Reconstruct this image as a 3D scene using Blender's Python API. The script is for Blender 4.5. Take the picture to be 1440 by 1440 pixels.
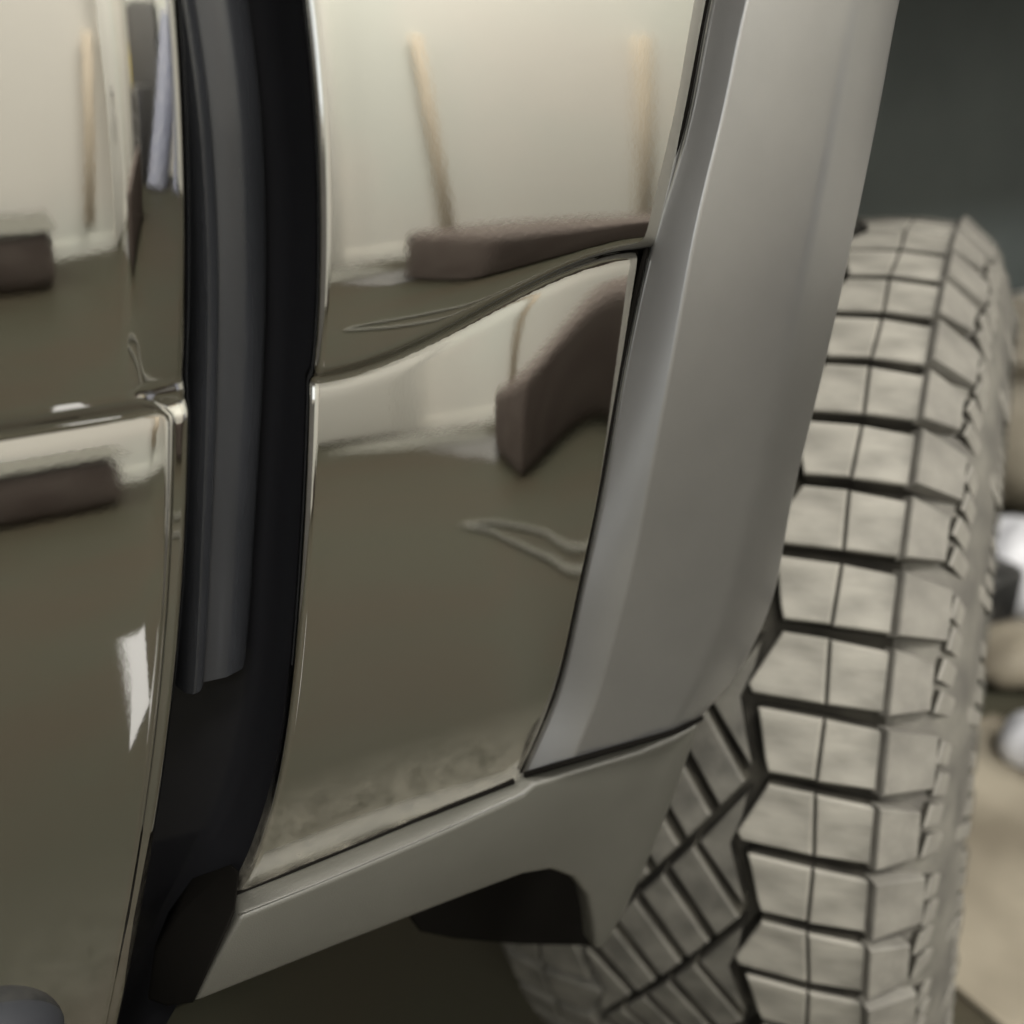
import bpy, bmesh, math, random
import numpy as np
from mathutils import Matrix, Vector
R_ = math.radians
random.seed(4)
#--PURE (plain numbers: camera geometry and body panel curves)
H = 0.958                                   # camera height over the floor
YB = 0.34                                   # plane of the body side
TH, PI_, F = math.radians(31), math.radians(24), 1413.0
FW = np.array([math.sin(TH)*math.cos(PI_), math.cos(TH)*math.cos(PI_), -math.sin(PI_)])
RT = np.array([math.cos(TH), -math.sin(TH), 0.0])
UP = np.cross(RT, FW)
def at(px, py, y):                          # point where a sight line meets the plane y
    d = FW + RT*(px-720)/F + UP*(720-py)/F
    return np.array([0, 0, H]) + d/d[1]*y
def sm(a, b, x):
    t = np.clip((x-a)/(b-a), 0, 1); return t*t*(3-2*t)
def zcrease(x): return H - 0.105 + 0.0015*sm(.09, .12, x) + 0.0325*sm(.122, .262, x)
def zband(x):   return H - 0.137 - 0.030*sm(.13, .26, x)
def phi(x, z):                              # tilt of the panel normal, degrees, + looks up
    zc, zb = zcrease(x), zband(x)
    s = z - zc
    b = -1.7 + 1.2*sm(.07, .12, x)
    wd = .035 - .022*sm(.14, .25, x)
    up = b + 32*(z-(H-.050)) - (2+5*sm(.08, .12, x))*np.clip(1-s/wd, 0, 1)**1.5
    t = -s/(zc-zb)
    q = np.clip(zb-z, 0, 1)
    lo = 4.3 - sm(.19, .26, x)*(4.3-3.2*np.clip(t, 0, 1)) + 1.2*np.clip(1-t, 0, 1) - 55*q
    p = np.where(s > 0, up, lo)
    p = p - 52*np.exp(-((s-.0004)/.0019)**2) + 4*np.exp(-((s+.005)/.0025)**2)
    return p
def off(x, z, n=500):
    x = np.asarray(x, float); z = np.asarray(z, float); zc = zcrease(x)
    tot = np.zeros(np.broadcast(x, z).shape)
    for k in range(n):
        tot += np.tan(np.radians(phi(x, zc+(z-zc)*(k+.5)/n)))
    return -tot*(z-zc)/n                     # outward offset of the skin
def interp(pts, v):
    p = sorted(pts); return np.interp(v, [a for a, _ in p], [b for _, b in p])
def edge_curve(pix, y, n=160):              # smooth x(z) through traced edge points
    w = np.array([at(a, b, y)[[2, 0]] for a, b in pix]); w = w[np.argsort(w[:, 0])]
    co = np.polyfit(w[:, 0]-H, w[:, 1], min(5, len(w)-2))
    z0, z1 = w[0, 0], w[-1, 0]
    def f(z):
        z = np.asarray(z, float); zz = np.clip(z, z0, z1)
        s0 = np.polyval(np.polyder(co), z0-H); s1 = np.polyval(np.polyder(co), z1-H)
        return np.polyval(co, zz-H) + np.where(z > z1, (z-z1)*s1, 0) + np.where(z < z0, (z-z0)*s0, 0)
    return f
x_fender = edge_curve([(424, 0), (440, 180), (445, 320), (433, 530), (436, 640), (420, 800), (403, 960), (388, 1100), (366, 1180), (340, 1252)], YB)
x_door = edge_curve([(262, 0), (272, 180), (277, 320), (275, 480), (272, 600), (266, 750), (252, 900), (232, 1080), (210, 1240), (190, 1370)], YB)
x_arch = edge_curve([(1000, 0), (965, 180), (915, 350), (880, 510), (850, 680), (818, 830), (785, 970), (735, 1088)], YB)
#--END

# ------------------------------------------------------------------ scene, camera, light
S = bpy.context.scene
col = S.collection
for o in list(bpy.data.objects): bpy.data.objects.remove(o)
cam_d = bpy.data.cameras.new('camera'); cam = bpy.data.objects.new('camera', cam_d); col.objects.link(cam)
cam.location = (0, 0, H)
cam.matrix_world = Matrix.Translation((0, 0, H)) @ Matrix((RT, UP, -FW)).transposed().to_4x4()
cam_d.sensor_width = 36; cam_d.lens = 36*F/1440
cam_d.clip_start = .01; cam_d.clip_end = 200
cam_d.dof.use_dof = True; cam_d.dof.focus_distance = .41; cam_d.dof.aperture_fstop = cam_d.lens/7.0
S.camera = cam
W = bpy.data.worlds.new('World'); S.world = W; W.use_nodes = True
W.node_tree.nodes['Background'].inputs[0].default_value = (1.0, .97, .90, 1)
W.node_tree.nodes['Background'].inputs[1].default_value = .05
S.view_settings.view_transform = 'Standard'; S.view_settings.look = 'None'
S.view_settings.exposure = 0; S.view_settings.gamma = 1
S.cycles.use_denoising = True
S.cycles.max_bounces = 8
S.cycles.sample_clamp_indirect = 6

def tag(o, label=None, cat=None, group=None, kind=None):
    if label: o['label'] = label
    if cat: o['category'] = cat
    if group: o['group'] = group
    if kind: o['kind'] = kind
    return o

# ------------------------------------------------------------------ materials
def mat(name, base, rough=.5, metal=0., spec=.5, coat=0.):
    m = bpy.data.materials.new(name); m.use_nodes = True
    b = m.node_tree.nodes['Principled BSDF']
    b.inputs['Base Color'].default_value = (*base, 1); b.inputs['Roughness'].default_value = rough
    b.inputs['Metallic'].default_value = metal; b.inputs['Specular IOR Level'].default_value = spec
    b.inputs['Coat Weight'].default_value = coat; b.inputs['Coat Roughness'].default_value = .05
    return m
def nd(m, kind, **kw):
    n = m.node_tree.nodes.new(kind)
    for k, v in kw.items():
        if k in n.inputs: n.inputs[k].default_value = v
        else: setattr(n, k, v)
    return n
def ln(m, a, i, b, j): m.node_tree.links.new(a.outputs[i], b.inputs[j])
def mottled(m, c0, c1, scale, lo=.35, hi=.65, detail=6, stretch=None, bump=0, bscale=None, rough=None):
    nt = m.node_tree; b = nt.nodes['Principled BSDF']
    tc = nd(m, 'ShaderNodeTexCoord'); mp = nd(m, 'ShaderNodeMapping')
    if stretch: mp.inputs['Scale'].default_value = stretch
    ln(m, tc, 'Object', mp, 'Vector')
    n = nd(m, 'ShaderNodeTexNoise', Scale=scale, Detail=detail); ln(m, mp, 0, n, 'Vector')
    r = nd(m, 'ShaderNodeValToRGB'); r.color_ramp.elements[0].position = lo; r.color_ramp.elements[1].position = hi
    r.color_ramp.elements[0].color = (*c0, 1); r.color_ramp.elements[1].color = (*c1, 1)
    ln(m, n, 'Fac', r, 0); ln(m, r, 0, b, 'Base Color')
    if bump:
        n2 = nd(m, 'ShaderNodeTexNoise', Scale=bscale or scale*4, Detail=5); ln(m, mp, 0, n2, 'Vector')
        bp = nd(m, 'ShaderNodeBump', Strength=bump, Distance=.002); ln(m, n2, 'Fac', bp, 'Height'); ln(m, bp, 0, b, 'Normal')
    if rough:
        rr = nd(m, 'ShaderNodeMapRange'); rr.inputs['To Min'].default_value = rough[0]; rr.inputs['To Max'].default_value = rough[1]
        ln(m, n, 'Fac', rr, 0); ln(m, rr, 0, b, 'Roughness')
    return m

def paint_material():
    m = mat('gloss_paint', (.485, .479, .452), .035, 1.0)
    nt = m.node_tree; b = nt.nodes['Principled BSDF']; out = nt.nodes['Material Output']
    tc = nd(m, 'ShaderNodeTexCoord')
    # faint orange peel
    n = nd(m, 'ShaderNodeTexNoise', Scale=420., Detail=2.); ln(m, tc, 'Object', n, 'Vector')
    bp = nd(m, 'ShaderNodeBump', Strength=.012, Distance=.0004); ln(m, n, 'Fac', bp, 'Height'); ln(m, bp, 0, b, 'Normal')
    # road dust that gathers near the sill, broken up by noise
    sep = nd(m, 'ShaderNodeSeparateXYZ'); ln(m, tc, 'Object', sep, 0)
    mr = nd(m, 'ShaderNodeMapRange'); mr.inputs['From Min'].default_value = H-.272; mr.inputs['From Max'].default_value = H-.335
    mr.inputs['To Min'].default_value = 0; mr.inputs['To Max'].default_value = 1; ln(m, sep, 'Z', mr, 0)
    n2 = nd(m, 'ShaderNodeTexNoise', Scale=95., Detail=10., Roughness=.75); ln(m, tc, 'Object', n2, 'Vector')
    r2 = nd(m, 'ShaderNodeMapRange'); r2.inputs['From Min'].default_value = .30; r2.inputs['From Max'].default_value = .78; ln(m, n2, 'Fac', r2, 0)
    mu = nd(m, 'ShaderNodeMath', operation='MULTIPLY'); ln(m, mr, 0, mu, 0); ln(m, r2, 0, mu, 1)
    mu2 = nd(m, 'ShaderNodeMath', operation='MULTIPLY'); dx = nd(m, 'ShaderNodeMapRange'); dx.inputs['From Min'].default_value = .03; dx.inputs['From Max'].default_value = .09
    dx.inputs['To Min'].default_value = .15; dx.inputs['To Max'].default_value = 1; ln(m, sep, 'X', dx, 0)
    mu3 = nd(m, 'ShaderNodeMath', operation='MULTIPLY'); ln(m, mu, 0, mu3, 0); ln(m, dx, 0, mu3, 1)
    ln(m, mu3, 0, mu2, 0); mu2.inputs[1].default_value = .8
    # a few specks of dirt
    v = nd(m, 'ShaderNodeTexVoronoi', Scale=27.7); ln(m, tc, 'Object', v, 'Vector')
    sepc = nd(m, 'ShaderNodeSeparateColor'); ln(m, v, 'Color', sepc, 0)
    thr = nd(m, 'ShaderNodeMath', operation='MULTIPLY'); ln(m, sepc, 0, thr, 0); thr.inputs[1].default_value = .075
    lt = nd(m, 'ShaderNodeMath', operation='LESS_THAN'); ln(m, v, 'Distance', lt, 0); ln(m, thr, 0, lt, 1)
    pick = nd(m, 'ShaderNodeMath', operation='GREATER_THAN'); ln(m, sepc, 1, pick, 0); pick.inputs[1].default_value = .72
    sp = nd(m, 'ShaderNodeMath', operation='MULTIPLY'); ln(m, lt, 0, sp, 0); ln(m, pick, 0, sp, 1)
    dust = nd(m, 'ShaderNodeBsdfDiffuse'); dust.inputs['Color'].default_value = (.30, .28, .23, 1)
    dark = nd(m, 'ShaderNodeBsdfDiffuse'); dark.inputs['Color'].default_value = (.03, .025, .018, 1)
    mx = nd(m, 'ShaderNodeMixShader'); ln(m, mu2, 0, mx, 0); ln(m, b, 0, mx, 1); ln(m, dust, 0, mx, 2)
    mx2 = nd(m, 'ShaderNodeMixShader'); ln(m, sp, 0, mx2, 0); ln(m, mx, 0, mx2, 1); ln(m, dark, 0, mx2, 2)
    ln(m, mx2, 0, out, 'Surface')
    return m
M = {}
M['paint'] = paint_material()
M['trim'] = mottled(mat('satin_trim', (.3, .3, .3),  .31, .85), (.245, .242, .236), (.26, .257, .25), 25, bump=.03, bscale=2600)
M['sill'] = mottled(mat('sill_plastic', (.2, .2, .18), .40, .25), (.060, .058, .049), (.067, .065, .055), 12, bump=.15, bscale=1500)
M['black'] = mat('black_plastic', (.012, .012, .012), .35)
M['blackgloss'] = mat('black_gloss', (.007, .007, .008), .32, spec=.3)
M['seal'] = mottled(mat('rubber_seal', (.03, .03, .03), .26, 0, .6), (.015, .016, .018), (.022, .023, .026), 40, stretch=(1, 1, .2))
M['matteblack'] = mat('matte_black', (.005, .0046, .004), .9, spec=.0)
M['tread'] = mottled(mat('dusty_rubber', (.3, .28, .23), .75), (.145, .137, .115), (.245, .232, .197), 55, stretch=(1, .35, 1), bump=.35, bscale=160)
M['sidewall'] = mottled(mat('sidewall_rubber', (.15, .14, .12), .75), (.11, .103, .088), (.165, .156, .133), 40, bump=.3, bscale=140)
M['crown'] = mottled(mat('shaded_crown_rubber', (.09, .085, .07), .75), (.055, .052, .043), (.105, .099, .083), 45, bump=.3, bscale=140)  # darker than the shoulder: shade over the inner tread put into the colour
M['carcass'] = mottled(mat('tyre_rubber', (.1, .1, .09), .8), (.065, .060, .051), (.115, .108, .090), 30, bump=.3, bscale=120)
M['groove'] = mottled(mat('shaded_groove_rubber', (.03, .03, .03), .85, spec=.2), (.022, .020, .016), (.05, .046, .036), 30)  # near-black rubber, shade between the tread blocks put into the colour
M['liner'] = mottled(mat('liner_plastic', (.05, .05, .05), .6), (.040, .050, .050), (.056, .067, .066), 5)
M['rim'] = mat('dark_alloy', (.25, .25, .25), .3, .9)
M['floor'] = mottled(mat('concrete', (.2, .2, .17), .45, spec=.12), (.052, .044, .030), (.051, .049, .034), 1.6, .40, .60, 8, bump=.06, bscale=25, rough=(.42, .6))
M['wall'] = mottled(mat('white_wall', (.78, .76, .70), .7), (.74, .745, .68), (.79, .755, .69), .8, .42, .58)
M['wood'] = mottled(mat('batten_wood', (.5, .38, .25), .6), (.56, .48, .37), (.64, .55, .43), 6, stretch=(6, 6, .6))
M['door_white'] = mat('door_white', (.80, .78, .72), .4)
M['steel'] = mat('steel', (.5, .5, .5), .3, 1)
M['cabinet'] = mat('cabinet_grey', (.13, .125, .12), .45)
M['blue'] = mottled(mat('blue_grey', (.3, .32, .42), .5), (.24, .26, .36), (.42, .43, .50), 9, stretch=(8, 8, .5))
M['yellow'] = mat('yellow', (.75, .58, .08), .5)
M['maroon'] = mottled(mat('maroon_cloth', (.1, .06, .055), .8), (.078, .058, .049), (.105, .083, .071), 7)
M['white'] = mat('white_plastic', (.6, .6, .62), .45)
M['paper'] = mat('paper', (.42, .42, .43), .7)
M['line'] = mat('floor_paint', (.17, .165, .14), .7)
M['brown'] = mottled(mat('brown_card', (.4, .32, .22), .7), (.15, .128, .092), (.30, .265, .20), 4)
M['boot'] = mottled(mat('step_rubber', (.05, .05, .055), .6, spec=.2), (.018, .019, .022), (.026, .026, .03), 12)
M['lamp'] = mat('lamp_body', (.8, .8, .78), .5)

# ------------------------------------------------------------------ mesh helpers
def mk(name, verts, faces, m, parent=None, smooth=False, loc=None, autosmooth=None):
    me = bpy.data.meshes.new(name)
    me.from_pydata([tuple(map(float, v)) for v in verts], [], [tuple(map(int, f)) for f in faces]); me.update()
    bm = bmesh.new(); bm.from_mesh(me); bmesh.ops.recalc_face_normals(bm, faces=bm.faces); bm.to_mesh(me); bm.free()
    me.materials.append(m)
    if smooth: me.polygons.foreach_set('use_smooth', [True]*len(me.polygons))
    o = bpy.data.objects.new(name, me); col.objects.link(o)
    if parent is not None: attach(o, parent)
    if autosmooth: soften(o, autosmooth)
    return o
def attach(o, parent, keep=True):
    o.parent = parent
    if keep:
        L = Vector((0, 0, 0)); p = parent
        while p is not None: L += p.location; p = p.parent
        o.matrix_parent_inverse = Matrix.Translation(-L)
def soften(o, deg):
    me = o.data; bm = bmesh.new(); bm.from_mesh(me)
    for f in bm.faces: f.smooth = True
    for e in bm.edges:
        if len(e.link_faces) == 2 and e.calc_face_angle(0) > R_(deg): e.smooth = False
    bm.to_mesh(me); bm.free()
def bevel(o, w, seg=2, ang=30):
    md = o.modifiers.new('bevel', 'BEVEL'); md.width = w; md.segments = seg; md.limit_method = 'ANGLE'; md.angle_limit = R_(ang)
    md.harden_normals = False
    for p in o.data.polygons: p.use_smooth = True
    return o
def empty(name, loc):
    o = bpy.data.objects.new(name, None); col.objects.link(o); o.location = loc; o.empty_display_size = .1; return o
def grid(nr, nc, base=0):
    return [(base+r*nc+c, base+r*nc+c+1, base+(r+1)*nc+c+1, base+(r+1)*nc+c) for r in range(nr-1) for c in range(nc-1)]
def box(name, lo, hi, m, parent=None, bv=0, seg=2):
    (a, b, c), (d, e, f) = lo, hi
    v = [(a, b, c), (d, b, c), (d, e, c), (a, e, c), (a, b, f), (d, b, f), (d, e, f), (a, e, f)]
    o = mk(name, v, [(0, 3, 2, 1), (4, 5, 6, 7), (0, 1, 5, 4), (1, 2, 6, 5), (2, 3, 7, 6), (3, 0, 4, 7)], m, parent)
    if bv: bevel(o, bv, seg)
    return o
def prism(name, poly, m, parent=None, bv=0, seg=3, dy=.03):   # poly: 3D points roughly in an xz plane, thickness dy into the car
    n = len(poly)
    v = list(poly) + [(p[0], p[1]+dy, p[2]) for p in poly]
    o = mk(name, v, [tuple(range(n)), tuple(range(2*n-1, n-1, -1))] + [(i, (i+1) % n, n+(i+1) % n, n+i) for i in range(n)], m, parent)
    if bv: bevel(o, bv, seg)
    return o
def hull(name, pts, m, parent=None, bv=0, seg=2):
    me = bpy.data.meshes.new(name); bm = bmesh.new()
    for p in pts: bm.verts.new(tuple(map(float, p)))
    r = bmesh.ops.convex_hull(bm, input=bm.verts)
    bmesh.ops.delete(bm, geom=[g for g in r['geom_interior'] if isinstance(g, bmesh.types.BMVert)], context='VERTS')
    bmesh.ops.recalc_face_normals(bm, faces=bm.faces)
    bmesh.ops.dissolve_limit(bm, angle_limit=R_(4), verts=bm.verts, edges=bm.edges)
    bm.to_mesh(me); bm.free(); me.materials.append(m)
    o = bpy.data.objects.new(name, me); col.objects.link(o)
    if parent is not None: attach(o, parent)
    if bv: bevel(o, bv, seg)
    return o
def spline(P, n):                              # centripetal-free Catmull-Rom through 3D points
    P = [np.array(p, float) for p in P]; P = [2*P[0]-P[1]] + P + [2*P[-1]-P[-2]]; out = []
    for i in range(1, len(P)-2):
        a, b, c, d = P[i-1:i+3]
        for k in range(n):
            t = k/n
            out.append(.5*((2*b)+(-a+c)*t+(2*a-5*b+4*c-d)*t*t+(-a+3*b-3*c+d)*t**3))
    out.append(P[-2]); return out
def tube(name, path, rad, m, parent=None, ns=12):
    path = [Vector(tuple(map(float, p))) for p in path]; v = []; fs = []
    for i, p in enumerate(path):
        t = (path[min(i+1, len(path)-1)]-path[max(i-1, 0)]).normalized()
        u = t.orthogonal().normalized() if i == 0 else (u - t*u.dot(t)).normalized()
        w = t.cross(u); r = rad[i] if hasattr(rad, '__len__') else rad
        v += [p+u*r*math.cos(2*math.pi*k/ns)+w*r*math.sin(2*math.pi*k/ns) for k in range(ns)]
    for i in range(len(path)-1):
        fs += [(i*ns+k, i*ns+(k+1) % ns, (i+1)*ns+(k+1) % ns, (i+1)*ns+k) for k in range(ns)]
    fs += [tuple(range(ns)), tuple(range(len(path)*ns-1, (len(path)-1)*ns-1, -1))]
    return mk(name, v, fs, m, parent, autosmooth=40)
def lathe(name, prof, m, axis_frame, parent=None, n=96, closed=False):   # prof (v along axle, r)
    v = []; k = len(prof)
    for i in range(n):
        a = 2*math.pi*i/n
        for (vv, r) in prof: v.append((-r*math.cos(a), -vv, r*math.sin(a)))
    fs = []
    for i in range(n):
        j = (i+1) % n
        for q in range(k if closed else k-1):
            fs.append((i*k+q, i*k+(q+1) % k, j*k+(q+1) % k, j*k+q))
    return mk(name, v, fs, m, parent, autosmooth=35)

# ------------------------------------------------------------------ the garage round the car (seen in the paint)
LW = -3.6                                      # face of the white wall
fl = mk('floor', [(-9, -9, 0), (14, -9, 0), (14, 12, 0), (-9, 12, 0)], [(0, 1, 2, 3)], M['floor']); tag(fl, kind='structure')
wl = box('wall', (-6, LW-.15, 0), (10, LW, 3.7), M['wall']); tag(wl, 'plain white garage wall mirrored in the glossy panels', 'wall', kind='structure')
we = box('end_wall', (-2.75, LW, 0), (-2.6, 6, 3.7), M['cabinet']); tag(we, kind='structure')
box('added_glow_frame', (-2.6, -3.42, .86), (-2.57, -.98, 2.26), M['door_white'], we, .004)  # surround of the added glowing panel
glow_mat = bpy.data.materials.new('added_cool_glow'); glow_mat.use_nodes = True  # added glow on the unseen wall, brightens the left facet of the arch trim
_pb = glow_mat.node_tree.nodes['Principled BSDF']; _pb.inputs['Base Color'].default_value = (.6, .62, .65, 1); _pb.inputs['Roughness'].default_value = .5
_pb.inputs['Emission Color'].default_value = (.88, .95, 1, 1); _pb.inputs['Emission Strength'].default_value = 1.25
for k in range(2): box('added_glow_pane', (-2.569, -3.36+1.2*k, .92), (-2.565, -2.24+1.2*k, 2.2), glow_mat, we)
wf = box('far_wall', (4.3, LW, 0), (4.45, 6, 3.7), M['wall']); tag(wf, kind='structure')
def thing(name, label, cat, loc, group=None):
    return tag(empty(name, loc), label, cat, group)
# battens on the wall
def batten(x0, x1, z0, z1, label):
    t = thing('wall_batten', label, 'batten', ((x0+x1)/2, LW, z0), 'wooden battens on the white wall')
    w = .036
    prism('strip', [(x0-w, LW+.022, z0), (x0+w, LW+.022, z0), (x1+w, LW+.022, z1), (x1-w, LW+.022, z1)], M['wood'], t, .002, 1, .02)
    for f in (.02, .42, .97):
        x = x0+(x1-x0)*f; z = z0+(z1-z0)*f
        tube('screw', [(x, LW+.02, z), (x, LW+.027, z)], .016, M['cabinet'], t, 10)
batten(2.47, 2.28, .10, 1.27, 'leaning wooden batten mirrored above the middle of the fender')
batten(3.36, 3.29, .10, 1.28, 'wooden batten mirrored beside the matte arch trim')
batten(.87, 1.0, .16, 1.08, 'wooden batten beside the white door mirrored in the car door')
sk = box('skirting', (-2.6, LW, .0), (4.3, LW+.012, .075), M['wall'], wl)
# white door with a lever handle
t = thing('white_door', 'plain white garage door leaf with a dark lever handle', 'door', (1.38, LW, 0))
box('leaf', (1.15, LW+.01, .02), (1.65, LW+.05, 2.0), M['door_white'], t, .004)
for a in (1.09, 1.655): box('door_frame', (a, LW, 0), (a+.055, LW+.065, 2.06), M['door_white'], t, .004)
box('keyhole_plate', (1.35, LW+.05, .52), (1.39, LW+.06, .68), M['cabinet'], t, .004)
tube('handle', [(1.37, LW+.05, .78), (1.37, LW+.11, .78), (1.23, LW+.11, .78)], .018, M['cabinet'], t)
# tool cabinet with drawers and what leans beside it
t = thing('tool_cabinet', 'grey tool cabinet with drawers standing in the garage corner', 'cabinet', (4.1, LW+.6, 0))
box('carcass', (3.80, LW+.1, 0), (4.28, LW+.95, .62), M['cabinet'], t, .006)
box('back_panel', (4.22, LW+.1, .62), (4.28, LW+.95, 1.15), M['cabinet'], t, .006)
for k in range(4): box('drawer', (3.785, LW+.13, .05+.14*k), (3.80, LW+.92, .175+.14*k), M['cabinet'], t, .004)
for k in range(4): box('drawer_pull', (3.77, LW+.25, .15+.14*k), (3.785, LW+.80, .162+.14*k), M['steel'], t)
tag(tube('yellow_bottle', [(3.95, LW+.3, .62), (3.95, LW+.3, .80), (3.95, LW+.3, .84), (3.95, LW+.3, .90)], [.06, .06, .03, .02], M['yellow']), 'small yellow bottle on the grey tool cabinet', 'bottle')
for k, (y, lab) in enumerate(((-2.45, 'blue grey pipe leaning nearest the tool cabinet'), (-2.15, 'middle blue grey pipe leaning on the end wall'), (-1.80, 'blue grey pipe leaning farthest from the cabinet'))):
    tag(tube('leaning_pipe', [(3.85, y, 0), (4.17, y+.05, 1.05+.1*k)], .10, M['blue']), lab, 'pipe', 'pipes leaning on the wall')
# low maroon boxes at the foot of the wall
def low_box(x0, x1, y0, y1, h, label):
    t = thing('storage_box', label, 'box', ((x0+x1)/2, (y0+y1)/2, 0), 'low boxes by the wall')
    box('box_body', (x0, y0, 0), (x1, y1, h), M['maroon'], t, .07, 4)
    return t
t = thing('slanted_crate', 'maroon brown slanted crate mirrored beside the matte arch trim', 'crate', (2.6, -2.5, 0))
hull('crate_body', [(x, y, z) for x in (1.78, 3.1) for y, z in ((-2.1, 0), (-2.1, .40), (-2.85, 0), (-2.85, .30))], M['maroon'], t, .05, 4)
tb = low_box(-.9, .52, -3.45, -3.0, .27, 'low maroon box with a pale lid mirrored in the car door')
box('lid', (-.92, -3.46, .272), (.55, -2.99, .280), M['line'], tb, .006)
def heap(name, x, y, rx, ry, hgt, m, label, cat, seed):
    rnd = random.Random(seed); v = []; nR, nC = 10, 28
    for i in range(nR):
        for j in range(nC):
            a = 2*math.pi*j/nC; f = i/(nR-1)
            w = 1+.18*math.sin(3*a+seed)+.1*math.sin(7*a)
            v.append((x+rx*f*w*math.cos(a), y+ry*f*w*math.sin(a), .004+hgt*(1-f*f)*(.7+.3*math.sin(5*a+9*f+seed))))
    fs = [(i*nC+j, i*nC+(j+1) % nC, (i+1)*nC+(j+1) % nC, (i+1)*nC+j) for i in range(nR-1) for j in range(nC)]
    return tag(mk(name, v, fs, m, smooth=True), label, cat)
heap('crumpled_sheet', 1.62, -3.3, .26, .10, .06, M['line'], 'crumpled pale sheet on the floor by the wall', 'sheet', 1)
heap('dark_heap', 1.85, -2.95, .34, .22, .05, M['cabinet'], 'dark crumpled heap on the floor before the maroon box', 'rag', 2)  # low dark heap covering a dark stretch of floor
# pale loop of cable and a sheet of paper on the floor behind the photographer
tag(tube('cable_loop', spline([(1.34, -0.4, .012), (1.41, -0.89, .012), (1.44, -1.15, .012), (1.37, -1.34, .012), (1.26, -1.5, .012), (1.12, -1.63, .012), (1.03, -1.665, .012), (1.0, -1.63, .012), (1.03, -1.56, .012), (1.12, -1.4, .012), (1.2, -1.26, .012), (1.3, -0.97, .012), (1.29, -0.75, .012), (1.25, -0.45, .012)], 6), .011, M['line']), 'pale cable loop on the dark floor mirrored in the fender', 'cable')
tag(mk('paper_sheet', [(.22, -1.24, .004), (.31, -1.27, .004), (.27, -.76, .004), (.15, -.62, .004)], [(0, 1, 2, 3)], M['paper']), 'white strip of paper on the floor mirrored in the car door', 'paper')


def lamp(x, y, power, lab, sx=1.6, sy=.5, z=3.3):
    t = empty('ceiling_light', (x, y, z))
    tag(t, 'long white '+lab, 'ceiling light', 'ceiling strip lights')
    box('light_housing', (x-sx/2-.03, y-sy/2-.03, z+.02), (x+sx/2+.03, y+sy/2+.03, z+.09), M['lamp'], t)
    L = bpy.data.lights.new('tube', 'AREA'); L.shape = 'RECTANGLE'; L.size = sx; L.size_y = sy; L.energy = power; L.color = (1, .975, .93)
    o = bpy.data.objects.new('light_tube', L); col.objects.link(o); o.location = (x, y, z)
for x, y, p, lab in ((-1.5, -2.7, 110, 'ceiling strip light over the left end of the white wall'), (0.1, -1.0, 130, 'ceiling strip light nearest the car door'), (2.3, -2.7, 165, 'ceiling strip light above the leaning batten'), (3.3, 2.0, 45, 'ceiling strip light over the front of the bay')):
    lamp(x, y, p, lab)

# ------------------------------------------------------------------ the car
CAR = empty('parked_car', (0.3, 1.2, 0))
tag(CAR, 'dark glossy parked car with matte grey wheel arch trim and a dusty chunky tyre', 'car')

# --- door skin (left of the gap): flat sheet that rolls over into the gap
def door_skin():
    zs = np.arange(.47, 1.12, .0022)
    nt = 46
    tau = np.concatenate([np.linspace(0, 1, nt)])
    rows = []
    for z in zs:
        up = float(sm(zcrease(0)-.006, zcrease(0)+.006, z))
        wide = .014 + .032*up; amt = 21*up + 12*(1-up)
        r = .0045 + .004*up
        # heading angle along the roll
        L1 = wide; ds = L1/nt; x = y = 0; pts = [(0, 0)]
        for k in range(nt):
            tk = (k+.5)/nt; a = R_(4*tk + (amt-4)*float(sm(.52, .74, tk)) + (1-up)*(-42*math.exp(-((tk-.62)/.05)**2) + 42*math.exp(-((tk-.74)/.05)**2))); x += ds*math.cos(a); y += ds*math.sin(a); pts.append((x, y))
        a0 = R_(amt); na = 8
        for k in range(na):
            a = a0+(math.pi/2+.12-a0)*(k+.5)/na; d = r*(math.pi/2+.12-a0)/na
            x += d*math.cos(a); y += d*math.sin(a); pts.append((x, y))
        pts.append((x-.002, y+.016))
        xm = max(p[0] for p in pts); xe = float(x_door(z))
        flat = [(-.9, 0), (-.6, 0), (-.4, 0)] + [(-.3+i*.01, 0) for i in range(30)]
        far = [(xe-xm+f*1.0, 0) for f, _ in flat if f < -.001]
        rows.append(far + [(xe-xm+p[0], p[1]) for p in pts])
    X = np.array([[p[0] for p in r] for r in rows]); Yd = np.array([[p[1] for p in r] for r in rows]); Z = np.repeat(zs[:, None], X.shape[1], 1)
    Y = YB - off(np.minimum(X, .07), Z) + Yd
    # hem line pressed into the lower half, a hand's breadth from the edge
    return np.stack([X, Y, Z], -1)
G = door_skin(); nr, nc = G.shape[:2]
door = mk('front_door', G.reshape(-1, 3), grid(nr, nc), M['paint'], CAR, smooth=True)

# --- fender skin between the gap and the wheel arch trim
def fender_skin():
    zs = np.arange(H-.3268, 1.16, .002); us = np.concatenate([[.002, .005], np.linspace(.01, .1, 14)[:-1], np.linspace(.1, 1, 70)])
    rr = .0035; rows = []
    for z in zs:
        xe = float(x_fender(z)); xa = float(x_arch(z))+.02
        rows.append([(xe+.0012, .009)] + [(xe+rr-rr*math.cos(R_(a)), rr-rr*math.sin(R_(a))) for a in (0, 18, 36, 54, 72, 84, 90)] + [(xe+rr+u*(xa-xe-rr), 0) for u in us])
    X = np.array([[p[0] for p in r] for r in rows]); Yd = np.array([[p[1] for p in r] for r in rows]); Z = np.repeat(zs[:, None], X.shape[1], 1)
    Y = YB - off(np.maximum(X, .12), Z) + Yd
    return np.stack([X, Y, Z], -1)
G = fender_skin(); nr, nc = G.shape[:2]
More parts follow.
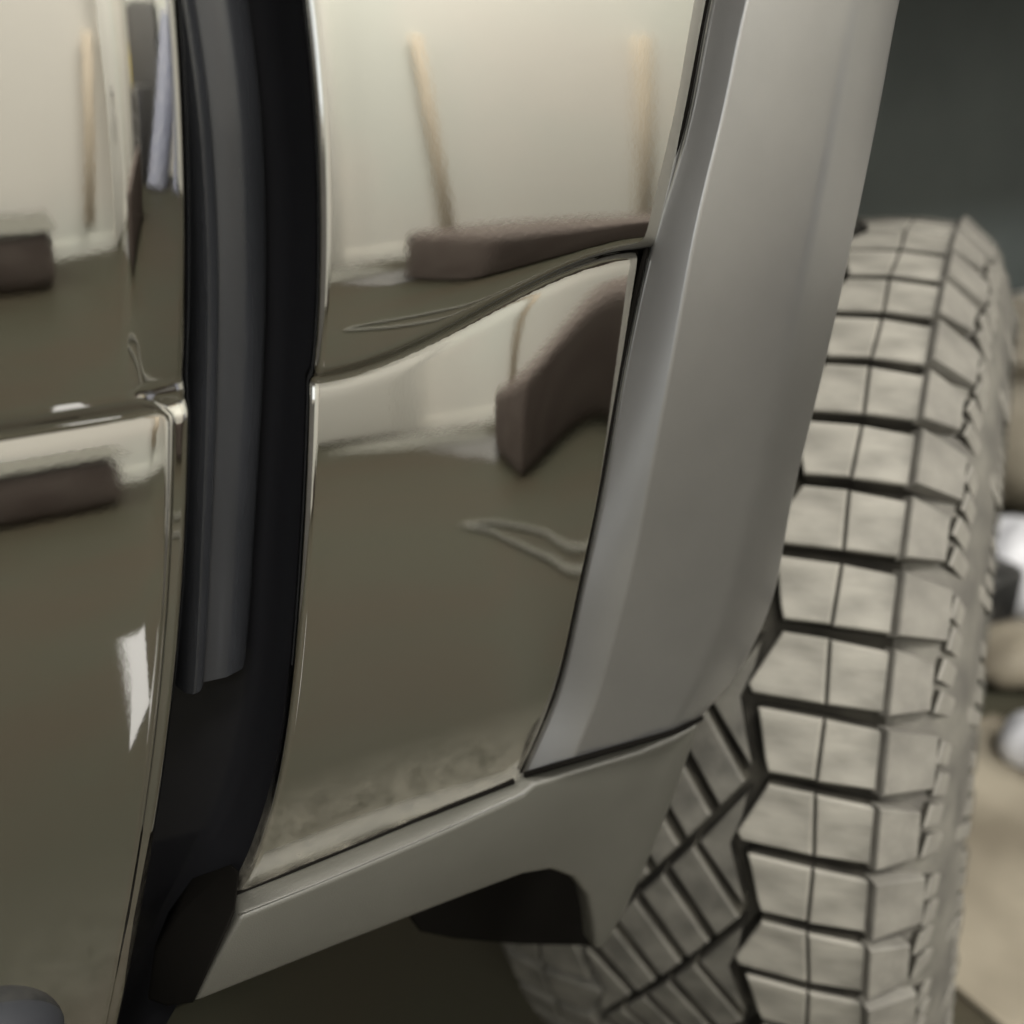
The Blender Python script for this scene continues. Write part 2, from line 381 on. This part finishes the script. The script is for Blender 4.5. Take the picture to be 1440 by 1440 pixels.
fender = mk('fender', G.reshape(-1, 3), grid(nr, nc), M['paint'], CAR, smooth=True)

# --- the dark jamb behind the gap
zz = np.linspace(.50, 1.14, 90)
def jamb_strip(name, prof, m, z0, z1, parent=CAR):
    zs = np.linspace(z0, z1, 90); v = []
    for z in zs:
        xe = float(x_fender(z)); v += [(xe+a, YB - float(jo(z)) + b, z) for a, b in prof]
    k = len(prof)
    return mk(name, v, grid(len(zs), k), m, parent, autosmooth=50)
jz = np.linspace(.4, 1.2, 200); jv = np.convolve(np.pad(off(np.full(200, .12), jz), 20, 'edge'), np.ones(41)/41, 'valid')
def jo(z): return np.interp(z, jz, jv)
jamb_strip('door_jamb', [(.004, .006), (.0034, .036), (-.004, .046), (-.05, .052), (-.09, .05)], M['blackgloss'], .50, 1.14)
zlow = at(330, 925, YB+.04)[2]
jamb_strip('door_seal', [(-.0045, .0475), (-.0055, .040), (-.009, .0335), (-.017, .0305), (-.0245, .0315), (-.026, .0320), (-.0272, .0285), (-.0295, .0255), (-.032, .0250), (-.0345, .0275), (-.0365, .034), (-.037, .05)], M['seal'], zlow, 1.14)

# --- wheel arch trim: four ridge lines lofted, running up and over the wheel
RA = [(1000, 0), (965, 180), (915, 350), (880, 510), (850, 680), (818, 830), (785, 970), (736, 1088)]
RB = [(1052, 0), (1020, 150), (982, 310), (950, 480), (917, 660), (890, 800), (842, 975), (806, 1068)]
RC = [(1204, 0), (1176, 160), (1147, 310), (1108, 490), (1062, 700), (1024, 850), (985, 950), (948, 1027)]
RD = [(1268, 0), (1238, 160), (1203, 330), (1163, 510), (1117, 700), (1088, 845), (1040, 945), (986, 1010)]
def on_skin(px, py, lift):                     # point on the fender sheet, lifted off it
    y = YB
    for _ in range(4):
        q = at(px, py, y); y = YB - float(off(max(q[0], .12), q[2])) - lift
    return at(px, py, y)
def rail(px, y, skin=None):
    p = [at(a, b, y) if skin is None else on_skin(a, b, skin) for a, b in px][::-1]     # bottom to top
    d = p[-1]-p[-2]; d /= np.linalg.norm(d); q = p[-1]
    for k in range(14):
        a = R_(7.5 if k > 0 else 3); d = np.array([d[0]*math.cos(a)+d[2]*math.sin(a), 0, -d[0]*math.sin(a)+d[2]*math.cos(a)])
        q = q + d*.06; p.append(q)
    return spline(p, 6)
rails = [rail(RA, 0, -.006), rail(RA, 0, .0014), rail(RB, .3210), rail(RC, .3165), rail(RD, .3280)]
lip1 = [p+np.array([.004, .006, -.002]) for p in rails[-1]]; lip2 = [p+np.array([.006, .06, 0]) for p in rails[-1]]
# round each ridge by replacing it with three close lines
lines = [rails[0]]
def ridge(k, w0, w1):
    for s in (-1, -.4, .4, 1):
        o = []
        for a, b, c in zip(rails[k-1], rails[k], (rails[k+1] if k+1 < len(rails) else lip2)):
            ta = (a-b); ta = ta/np.linalg.norm(ta); tc = (c-b); tc = tc/np.linalg.norm(tc)
            if s < 0: q = b + ta*w0*(-s) 
            else: q = b + tc*w1*s
            if abs(s) < .9: q = q + (ta+tc)*w0*.12
            o.append(q)
        lines.append(o)
ridge(1, .0025, .0025); ridge(2, .0015, .0015); ridge(3, .005, .005); ridge(4, .003, .003); lines.append(lip2)
n = len(lines[0]); k = len(lines)
V = [lines[j][i] for i in range(n) for j in range(k)]
flare = mk('wheel_arch_trim', V, grid(n, k) + [tuple(range(k))], M['trim'], CAR, autosmooth=60)

YT = .326
tube('arch_gasket', [p+np.array([-.0006, .0020, 0]) for p in rails[1]], .0011, M['matteblack'], CAR, 8)
tube('sill_gasket', spline([rails[1][0]+np.array([0, -.001, 0]), rails[2][0]+np.array([0, -.001, 0]), rails[3][0]*.5+rails[2][0]*.5+np.array([0, -.001, 0]), rails[3][0]+np.array([0, -.001, 0]), rails[4][0]], 4), .0014, M['matteblack'], CAR, 8)
# --- sill trim under the fender, one body with its leg at the wheel arch
top = [(330, 1268), (430, 1228), (530, 1186), (630, 1144), (728, 1104), (800, 1087), (900, 1057), (950, 1036), (986, 1015)]
outl = [(338, 1288), (430, 1251), (530, 1209), (630, 1166), (736, 1117), (752, 1102)] + top[5:] + [(972, 1060), (945, 1135), (912, 1215), (880, 1285), (850, 1333), (838, 1338), (834, 1300), (826, 1262), (806, 1236), (775, 1225), (735, 1232), (660, 1260), (580, 1291), (480, 1330), (370, 1374), (270, 1414), (304, 1348)]
sill = prism('sill_trim', [at(a, b, YT) for a, b in outl], M['sill'], CAR, bv=.0035, seg=3, dy=.014)
# bright upper ledge of the trim
Lt = [(333, 1263), (430, 1222), (530, 1181), (630, 1139), (722, 1101)]
Lb = [(337, 1287), (430, 1250), (530, 1208), (630, 1165), (742, 1114)]
ta = spline([on_skin(a, b+1, -.012) for a, b in Lt], 4); tb = spline([at(a, b, YT+.0006) for a, b in Lb], 4)
tube('fender_gasket', spline([on_skin(a, b-3, .0) for a, b in Lt], 4), .0017, M['matteblack'], CAR, 8)
tcv = [p+np.array([0, .010, -.004]) for p in tb]
V = [q for i in range(len(ta)) for q in (ta[i]+np.array([0, .006, 0]), ta[i], tb[i], tcv[i])]
mk('sill_ledge', V, grid(len(ta), 4), M['sill'], CAR, autosmooth=30)
# end cap that closes the trim at the gap
f = [at(333, 1276, YT-.004), at(322, 1264, YT+.006), at(272, 1413, YT-.004), at(300, 1350, YT-.006)]
b = [at(250, 1288, YT+.03), at(216, 1335, YT+.04), at(206, 1408, YT+.04), at(232, 1418, YT+.02)]
cap = hull('trim_end_cap', f + b + [p+np.array([.012, .02, 0]) for p in b] + [p+np.array([.008, .02, 0]) for p in f], M['matteblack'], CAR, .002)
hull('sill_bracket', [at(p[0], p[1], YB+.06)+np.array([0, dy, 0]) for p in ((262, 1235), (300, 1262), (250, 1300), (215, 1350), (192, 1372), (200, 1300)) for dy in (0, .05)], M['black'], CAR, .002)
# black guard behind the leg of the trim
prism('splash_guard', [at(a, b, YB+.05) for a, b in ((560, 1270), (640, 1228), (760, 1190), (850, 1230), (846, 1332), (735, 1330), (640, 1322), (592, 1312))], M['matteblack'], CAR, .002, 2, .02)

# --- side step whose round end shows at the lower left
e1 = at(90, 1436, .3455); e0 = at(-420, 1566, .3455); ax = (e1-e0)/np.linalg.norm(e1-e0); RS = .0215
pth = [e0] + [e1-ax*RS*(1-math.sin(R_(t)))*1.3 for t in range(0, 91, 10)]
tube('side_step', pth, [RS] + [max(.0004, RS*math.cos(R_(t))) for t in range(0, 91, 10)], M['boot'], CAR, 28)

# --- inner structure: wheel housing, underbody
cx, cz = .86, .53
def liner():
    pr = []
    for k in range(25):
        a = R_(180 - k*7.5); ca, sa = math.cos(a), math.sin(a)
        pr.append((1.62+1.30*math.copysign(abs(ca)**.3, ca), .68+.55*abs(sa)**.3))
    v = []
    for y in (.345, .6, .85, 1.1): v += [(x, y, z) for x, z in pr]
    fs = grid(4, 25)
    c = len(v); v += [(.1, 1.1, .5), (2.6, 1.1, .62), (2.6, 1.1, 1.5), (.1, 1.1, 1.5)]; fs += [(c, c+1, c+2, c+3)]
    return mk('wheel_housing', v, fs, M['liner'], CAR, autosmooth=40)
liner()
box('underbody', (-1.6, YB+.06, .52), (.36, 1.9, .62), M['matteblack'], CAR)
box('inner_body', (-1.6, YB+.075, .62), (.33, 1.9, 1.14), M['matteblack'], CAR)

# ------------------------------------------------------------------ wheel, turned out on full lock
ea = Vector((.80199625, .59732907, 0)); aa = Vector((.59434526, -.79799007, .09982766)); nn = Vector((-.05962996, .08006141, .99500474))
HALF = .132
_q = Matrix.Rotation(R_(-3.5), 3, 'Z'); _sh = Vector((.7528, .5194, H-.5234)) - ea*.41*.9
ea = _q @ ea; aa = _q @ aa; nn = _q @ nn
wc = _sh + ea*.41*.9 - aa*HALF
WH = empty('wheel', (0, 0, 0))
WH.parent = CAR; WH.matrix_parent_inverse = Matrix.Translation(-CAR.location)
WH.matrix_basis = Matrix.Translation(wc) @ Matrix((ea, -aa, nn)).transposed().to_4x4()
WH['label'] = 'front wheel with dusty all terrain tyre turned out of the arch'
def on_wheel(o): o.parent = WH; return o
PITCH = 2*math.pi/54; AL0 = 1.2377
def rtop(v): return .4135 - .0035*(v/HALF)**2 - .006*max(0, (abs(v)-.122)/.012)**2
prof = [(-.10, .230), (-.135, .243), (-.162, .262), (-.176, .29), (-.180, .325), (-.172, .36), (-.156, .383), (-.138, .3925), (-.06, .392), (0, .392), (.06, .392),
        (.138, .3925), (.156, .383), (.172, .36), (.180, .325), (.176, .29), (.162, .262), (.135, .243), (.10, .230)]
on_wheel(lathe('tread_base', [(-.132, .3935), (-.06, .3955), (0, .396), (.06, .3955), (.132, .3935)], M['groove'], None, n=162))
on_wheel(lathe('tyre', prof, M['carcass'], None, n=162))
rimp = [(.10, .229), (.125, .236), (.132, .238), (.128, .230), (.115, .222), (.06, .205), (-.05, .20), (-.12, .222), (-.13, .236), (-.10, .229)]
on_wheel(lathe('rim', rimp, M['rim'], None, n=72))
on_wheel(lathe('hub', [(.02, .0), (.075, .0), (.078, .05), (.07, .07), (.05, .085), (.0, .09)], M['rim'], None, n=48))
spoke = None
for k in range(6):
    if spoke is None:
        v = [(-.07, -.05, -.035), (-.07, -.05, .035), (-.21, -.075, .028), (-.21, -.075, -.028), (-.07, -.01, -.035), (-.07, -.01, .035), (-.21, -.03, .028), (-.21, -.03, -.028)]
        spoke = mk('spoke', v, [(0, 1, 2, 3), (7, 6, 5, 4), (0, 4, 5, 1), (1, 5, 6, 2), (2, 6, 7, 3), (3, 7, 4, 0)], M['rim']); o = spoke
    else:
        o = spoke.copy(); col.objects.link(o)
    on_wheel(o); o.rotation_euler = (0, R_(60*k), 0)
def cyl(u, v, r):
    a = -u*PITCH; return (-r*math.cos(a), -v, r*math.sin(a))
def block(polys, depth=.020, base=.0012, ins=.0016):
    V = []; Fs = []
    for poly in polys:
        # add mid points on long sides so blocks follow the crown
        P = [np.array([u*PITCH*.41, v]) for u, v in poly]
        c = sum(P)/len(P); b0 = len(V)
        def grow(d):
            out = []
            for i in range(len(P)):
                a, b_, c_ = P[i-1], P[i], P[(i+1) % len(P)]
                e1 = (b_-a)/np.linalg.norm(b_-a); e2 = (c_-b_)/np.linalg.norm(c_-b_)
                n1 = np.array([e1[1], -e1[0]]); n2 = np.array([e2[1], -e2[0]])
                if np.dot(n1, (a+b_)/2-c) < 0: n1 = -n1
                if np.dot(n2, (b_+c_)/2-c) < 0: n2 = -n2
                m_ = n1+n2; m_ = m_/max(.25, np.dot(m_, m_)/2)/1.0
                out.append(b_+m_*d)
            return out
        for d, dr in ((base, -depth), (0, -.0022), (-ins*.35, -.0007), (-ins, 0)):
            for q in grow(d): V.append(cyl(q[0]/PITCH/.41, q[1], rtop(q[1])+dr))
        n_ = len(P)
        for L in range(3):
            for i in range(n_):
                Fs.append((b0+L*n_+i, b0+L*n_+(i+1) % n_, b0+(L+1)*n_+(i+1) % n_, b0+(L+1)*n_+i))
        Fs.append(tuple(b0+3*n_+i for i in range(n_)))
    return V, Fs
def side_prof(w, h):                           # w 0 at the shoulder, 1 at the widest sidewall
    pts = np.array([(.1295, .4105), (.150, .394), (.164, .374), (.174, .347), (.180, .318), (.178, .295)]); t = np.linspace(0, 1, 6)
    v = np.interp(w, t, pts[:, 0]); r = np.interp(w, t, pts[:, 1])
    v2 = np.interp(w+.05, t, pts[:, 0]); r2 = np.interp(w+.05, t, pts[:, 1]); v1 = np.interp(w-.05, t, pts[:, 0]); r1 = np.interp(w-.05, t, pts[:, 1])
    tx, ty = v2-v1, r2-r1; L = math.hypot(tx, ty); return v-ty/L*h, r+tx/L*h
def side_block(quads, h):
    V = []; Fs = []
    for q in quads:
        b0 = len(V); n_ = len(q); c = (sum(p[0] for p in q)/n_, sum(p[1] for p in q)/n_)
        for sc, hh in ((1.04, -.006), (1, h*.7), (.94, h)):
            for u, w in q:
                vv, r = side_prof(c[1]+(w-c[1])*sc, hh); V.append(cyl(c[0]+(u-c[0])*sc, vv, r))
        for L in range(2):
            for i in range(n_): Fs.append((b0+L*n_+i, b0+L*n_+(i+1) % n_, b0+(L+1)*n_+(i+1) % n_, b0+(L+1)*n_+i))
        Fs.append(tuple(b0+2*n_+i for i in range(n_)))
    return V, Fs
KINDS = [  # two-pitch unit, u downwards, v outwards
    ('shoulder_block', block([[(.10, .0978), (.90, .0962), (.91, .068), (.75, .0655), (.09, .0585), (.08, .062)]])),
    ('shoulder_block', block([[(.17, .134), (.90, .134), (.92, .1315), (.92, .0975), (.10, .0991), (.15, .132)]])),
    ('shoulder_block', block([[(1.08, .0962), (1.92, .0978), (1.91, .054), (1.80, .051), (1.07, .0685)]])),
    ('shoulder_block', block([[(1.17, .134), (1.89, .134), (1.92, .1315), (1.92, .0991), (1.09, .0975), (1.14, .132)]])),
]
def dv(u, k): return .062-.037*(u-1-2*k)         # diagonal grooves across the crown
def slab(u): g = .0038; return [(u, dv(u, 0)+g), (u+.40, dv(u+.40, 0)+g), (u+1.35, dv(u+1.35, 1)-g), (u+.95, dv(u+.95, 1)-g)]
TRI = [(1.24, .0560), (1.60, .0535), (1.98, .0455), (2.45, .0510), (2.86, .0565), (2.06, .0275)]
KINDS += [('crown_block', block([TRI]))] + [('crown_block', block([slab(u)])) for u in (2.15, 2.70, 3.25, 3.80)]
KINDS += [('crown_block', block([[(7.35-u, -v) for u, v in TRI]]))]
INNER = block([[(7.35-u, -v) for u, v in q] for q in ([(.12, .0985), (.90, .0955), (.91, .068), (.75, .0655), (.10, .0585)], [(.17, .134), (.89, .134), (.90, .0985), (.12, .1015)],
               [(1.10, .0955), (1.90, .0985), (1.89, .054), (1.80, .051), (1.09, .0685)], [(1.15, .134), (1.90, .134), (1.90, .1015), (1.10, .0985)])])
SIDE = [('side_lug', side_block([[(.10, .03), (.94, .03), (.90, .32), (.18, .32)]], .005)),
        ('side_lug', side_block([[(1.10, .03), (1.94, .03), (1.84, .25), (1.20, .25)]], .004)),
        ('side_rib', side_block([[(.24, .36), (.56, .33), (1.06, .90), (.78, .92)]], .004)),
        ('side_rib', side_block([[(.68, .36), (1.0, .33), (1.46, .88), (1.18, .90)]], .004)),
        ('side_rib', side_block([[(1.12, .32), (1.42, .28), (1.86, .84), (1.58, .86)]], .004)),
        ('side_rib', side_block([[(1.56, .32), (1.86, .28), (2.22, .80), (1.98, .82)]], .004))]
def dark_flanks(o):                            # shade of the grooves painted on the flanks; dust on faces that met the road
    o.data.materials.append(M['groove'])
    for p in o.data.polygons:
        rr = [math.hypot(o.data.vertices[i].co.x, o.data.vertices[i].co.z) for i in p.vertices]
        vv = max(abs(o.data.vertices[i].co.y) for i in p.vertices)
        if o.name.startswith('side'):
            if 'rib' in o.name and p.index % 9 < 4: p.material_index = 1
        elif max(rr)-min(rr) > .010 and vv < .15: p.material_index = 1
vis = range(-2, 9)                              # units of two pitches that face the camera
for name, (V, Fs) in KINDS + SIDE:
    proto = None
    for j in vis:
        if proto is None:
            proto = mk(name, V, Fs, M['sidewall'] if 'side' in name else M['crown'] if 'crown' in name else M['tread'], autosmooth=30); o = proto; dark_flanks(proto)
        else:
            o = proto.copy(); col.objects.link(o)
        on_wheel(o); o.rotation_euler = (0, AL0 - (1+2*j)*PITCH, 0)
# the rest of the tread, hidden round the back
Vr = []; Fr = []
def add_rot(V, Fs, ang):
    b0 = len(Vr); c, s = math.cos(ang), math.sin(ang)
    Vr.extend((x*c+z*s, y, -x*s+z*c) for x, y, z in V); Fr.extend(tuple(b0+i for i in f) for f in Fs)
for j in range(-2, 25):
    ang = AL0-(1+2*j)*PITCH
    add_rot(*INNER, ang)
    if j not in vis:
        for _, (V, Fs) in KINDS + SIDE: add_rot(V, Fs, ang)
rest = on_wheel(mk('tread_remainder', Vr, Fr, M['crown'], autosmooth=30)); rest['kind'] = 'stuff'  # wears the same painted shade as the inner blocks
# ------------------------------------------------------------------ things on the floor beyond the tyre
def bundle(x, y, r, hgt, m, label, cat, seed):
    rnd = random.Random(seed); v = []; nR, nC = 12, 24
    for i in range(nR):
        p = math.pi*i/(nR-1)
        for j in range(nC):
            a = 2*math.pi*j/nC; w = 1+.10*math.sin(3*a+seed+2*p)+.07*math.sin(5*a-seed)+.05*math.sin(4*p+7*a)
            v.append((x+r*w*math.sin(p)*math.cos(a), y+r*w*math.sin(p)*math.sin(a), max(.002, hgt/2-hgt/2*math.cos(p)*(.9+.1*w))))
    fs = [(i*nC+j, i*nC+(j+1) % nC, (i+1)*nC+(j+1) % nC, (i+1)*nC+j) for i in range(nR-1) for j in range(nC)]
    return tag(mk(name_ := ('rag_bundle' if cat == 'rag' else 'sack'), v, fs, m, smooth=True), label, cat)
bundle(1.66, .95, .10, .20, M['white'], 'white crumpled rag bundle farther back beyond the tyre', 'rag', 3)
bundle(1.29, .635, .055, .09, M['white'], 'small white crumpled rag nearest the tyre sidewall', 'rag', 5)
bundle(2.15, 1.25, .20, .30, M['brown'], 'tan dusty sack lying far beyond the tyre', 'sack', 7)
bundle(1.48, .80, .085, .10, M['brown'], 'small tan sack between the white rags', 'sack', 9)
bundle(1.95, .98, .09, .12, M['white'], 'white crumpled rag behind the black case', 'rag', 11)
tag(tube('black_hose', spline([(1.2, .50, .02), (1.33, .60, .03), (1.45, .68, .02), (1.62, .74, .03), (1.9, .85, .02), (2.2, .8, .02)], 5), .022, M['black']), 'black hose snaking over the floor among the rags', 'hose')
tag(box('added_floor_sheet', (.85, .36, .004), (1.35, .75, .010), M['brown']), 'added tan sheet standing in for the lit floor beside the tyre', 'cardboard')  # added sheet, its tan colour stands in for brightly lit floor
tag(hull('black_case', [(x, y, z) for x in (1.40, 1.56) for y in (.86, 1.0) for z in (0, .17)], M['black'], None, .02), 'black case on the floor beyond the tyre', 'case')
tag(hull('cardboard_box', [(x, y, z) for x in (2.2, 2.9) for y in (1.3, 1.8) for z in (0, .32)], M['brown'], None, .005), 'brown cardboard box farthest beyond the tyre', 'box')
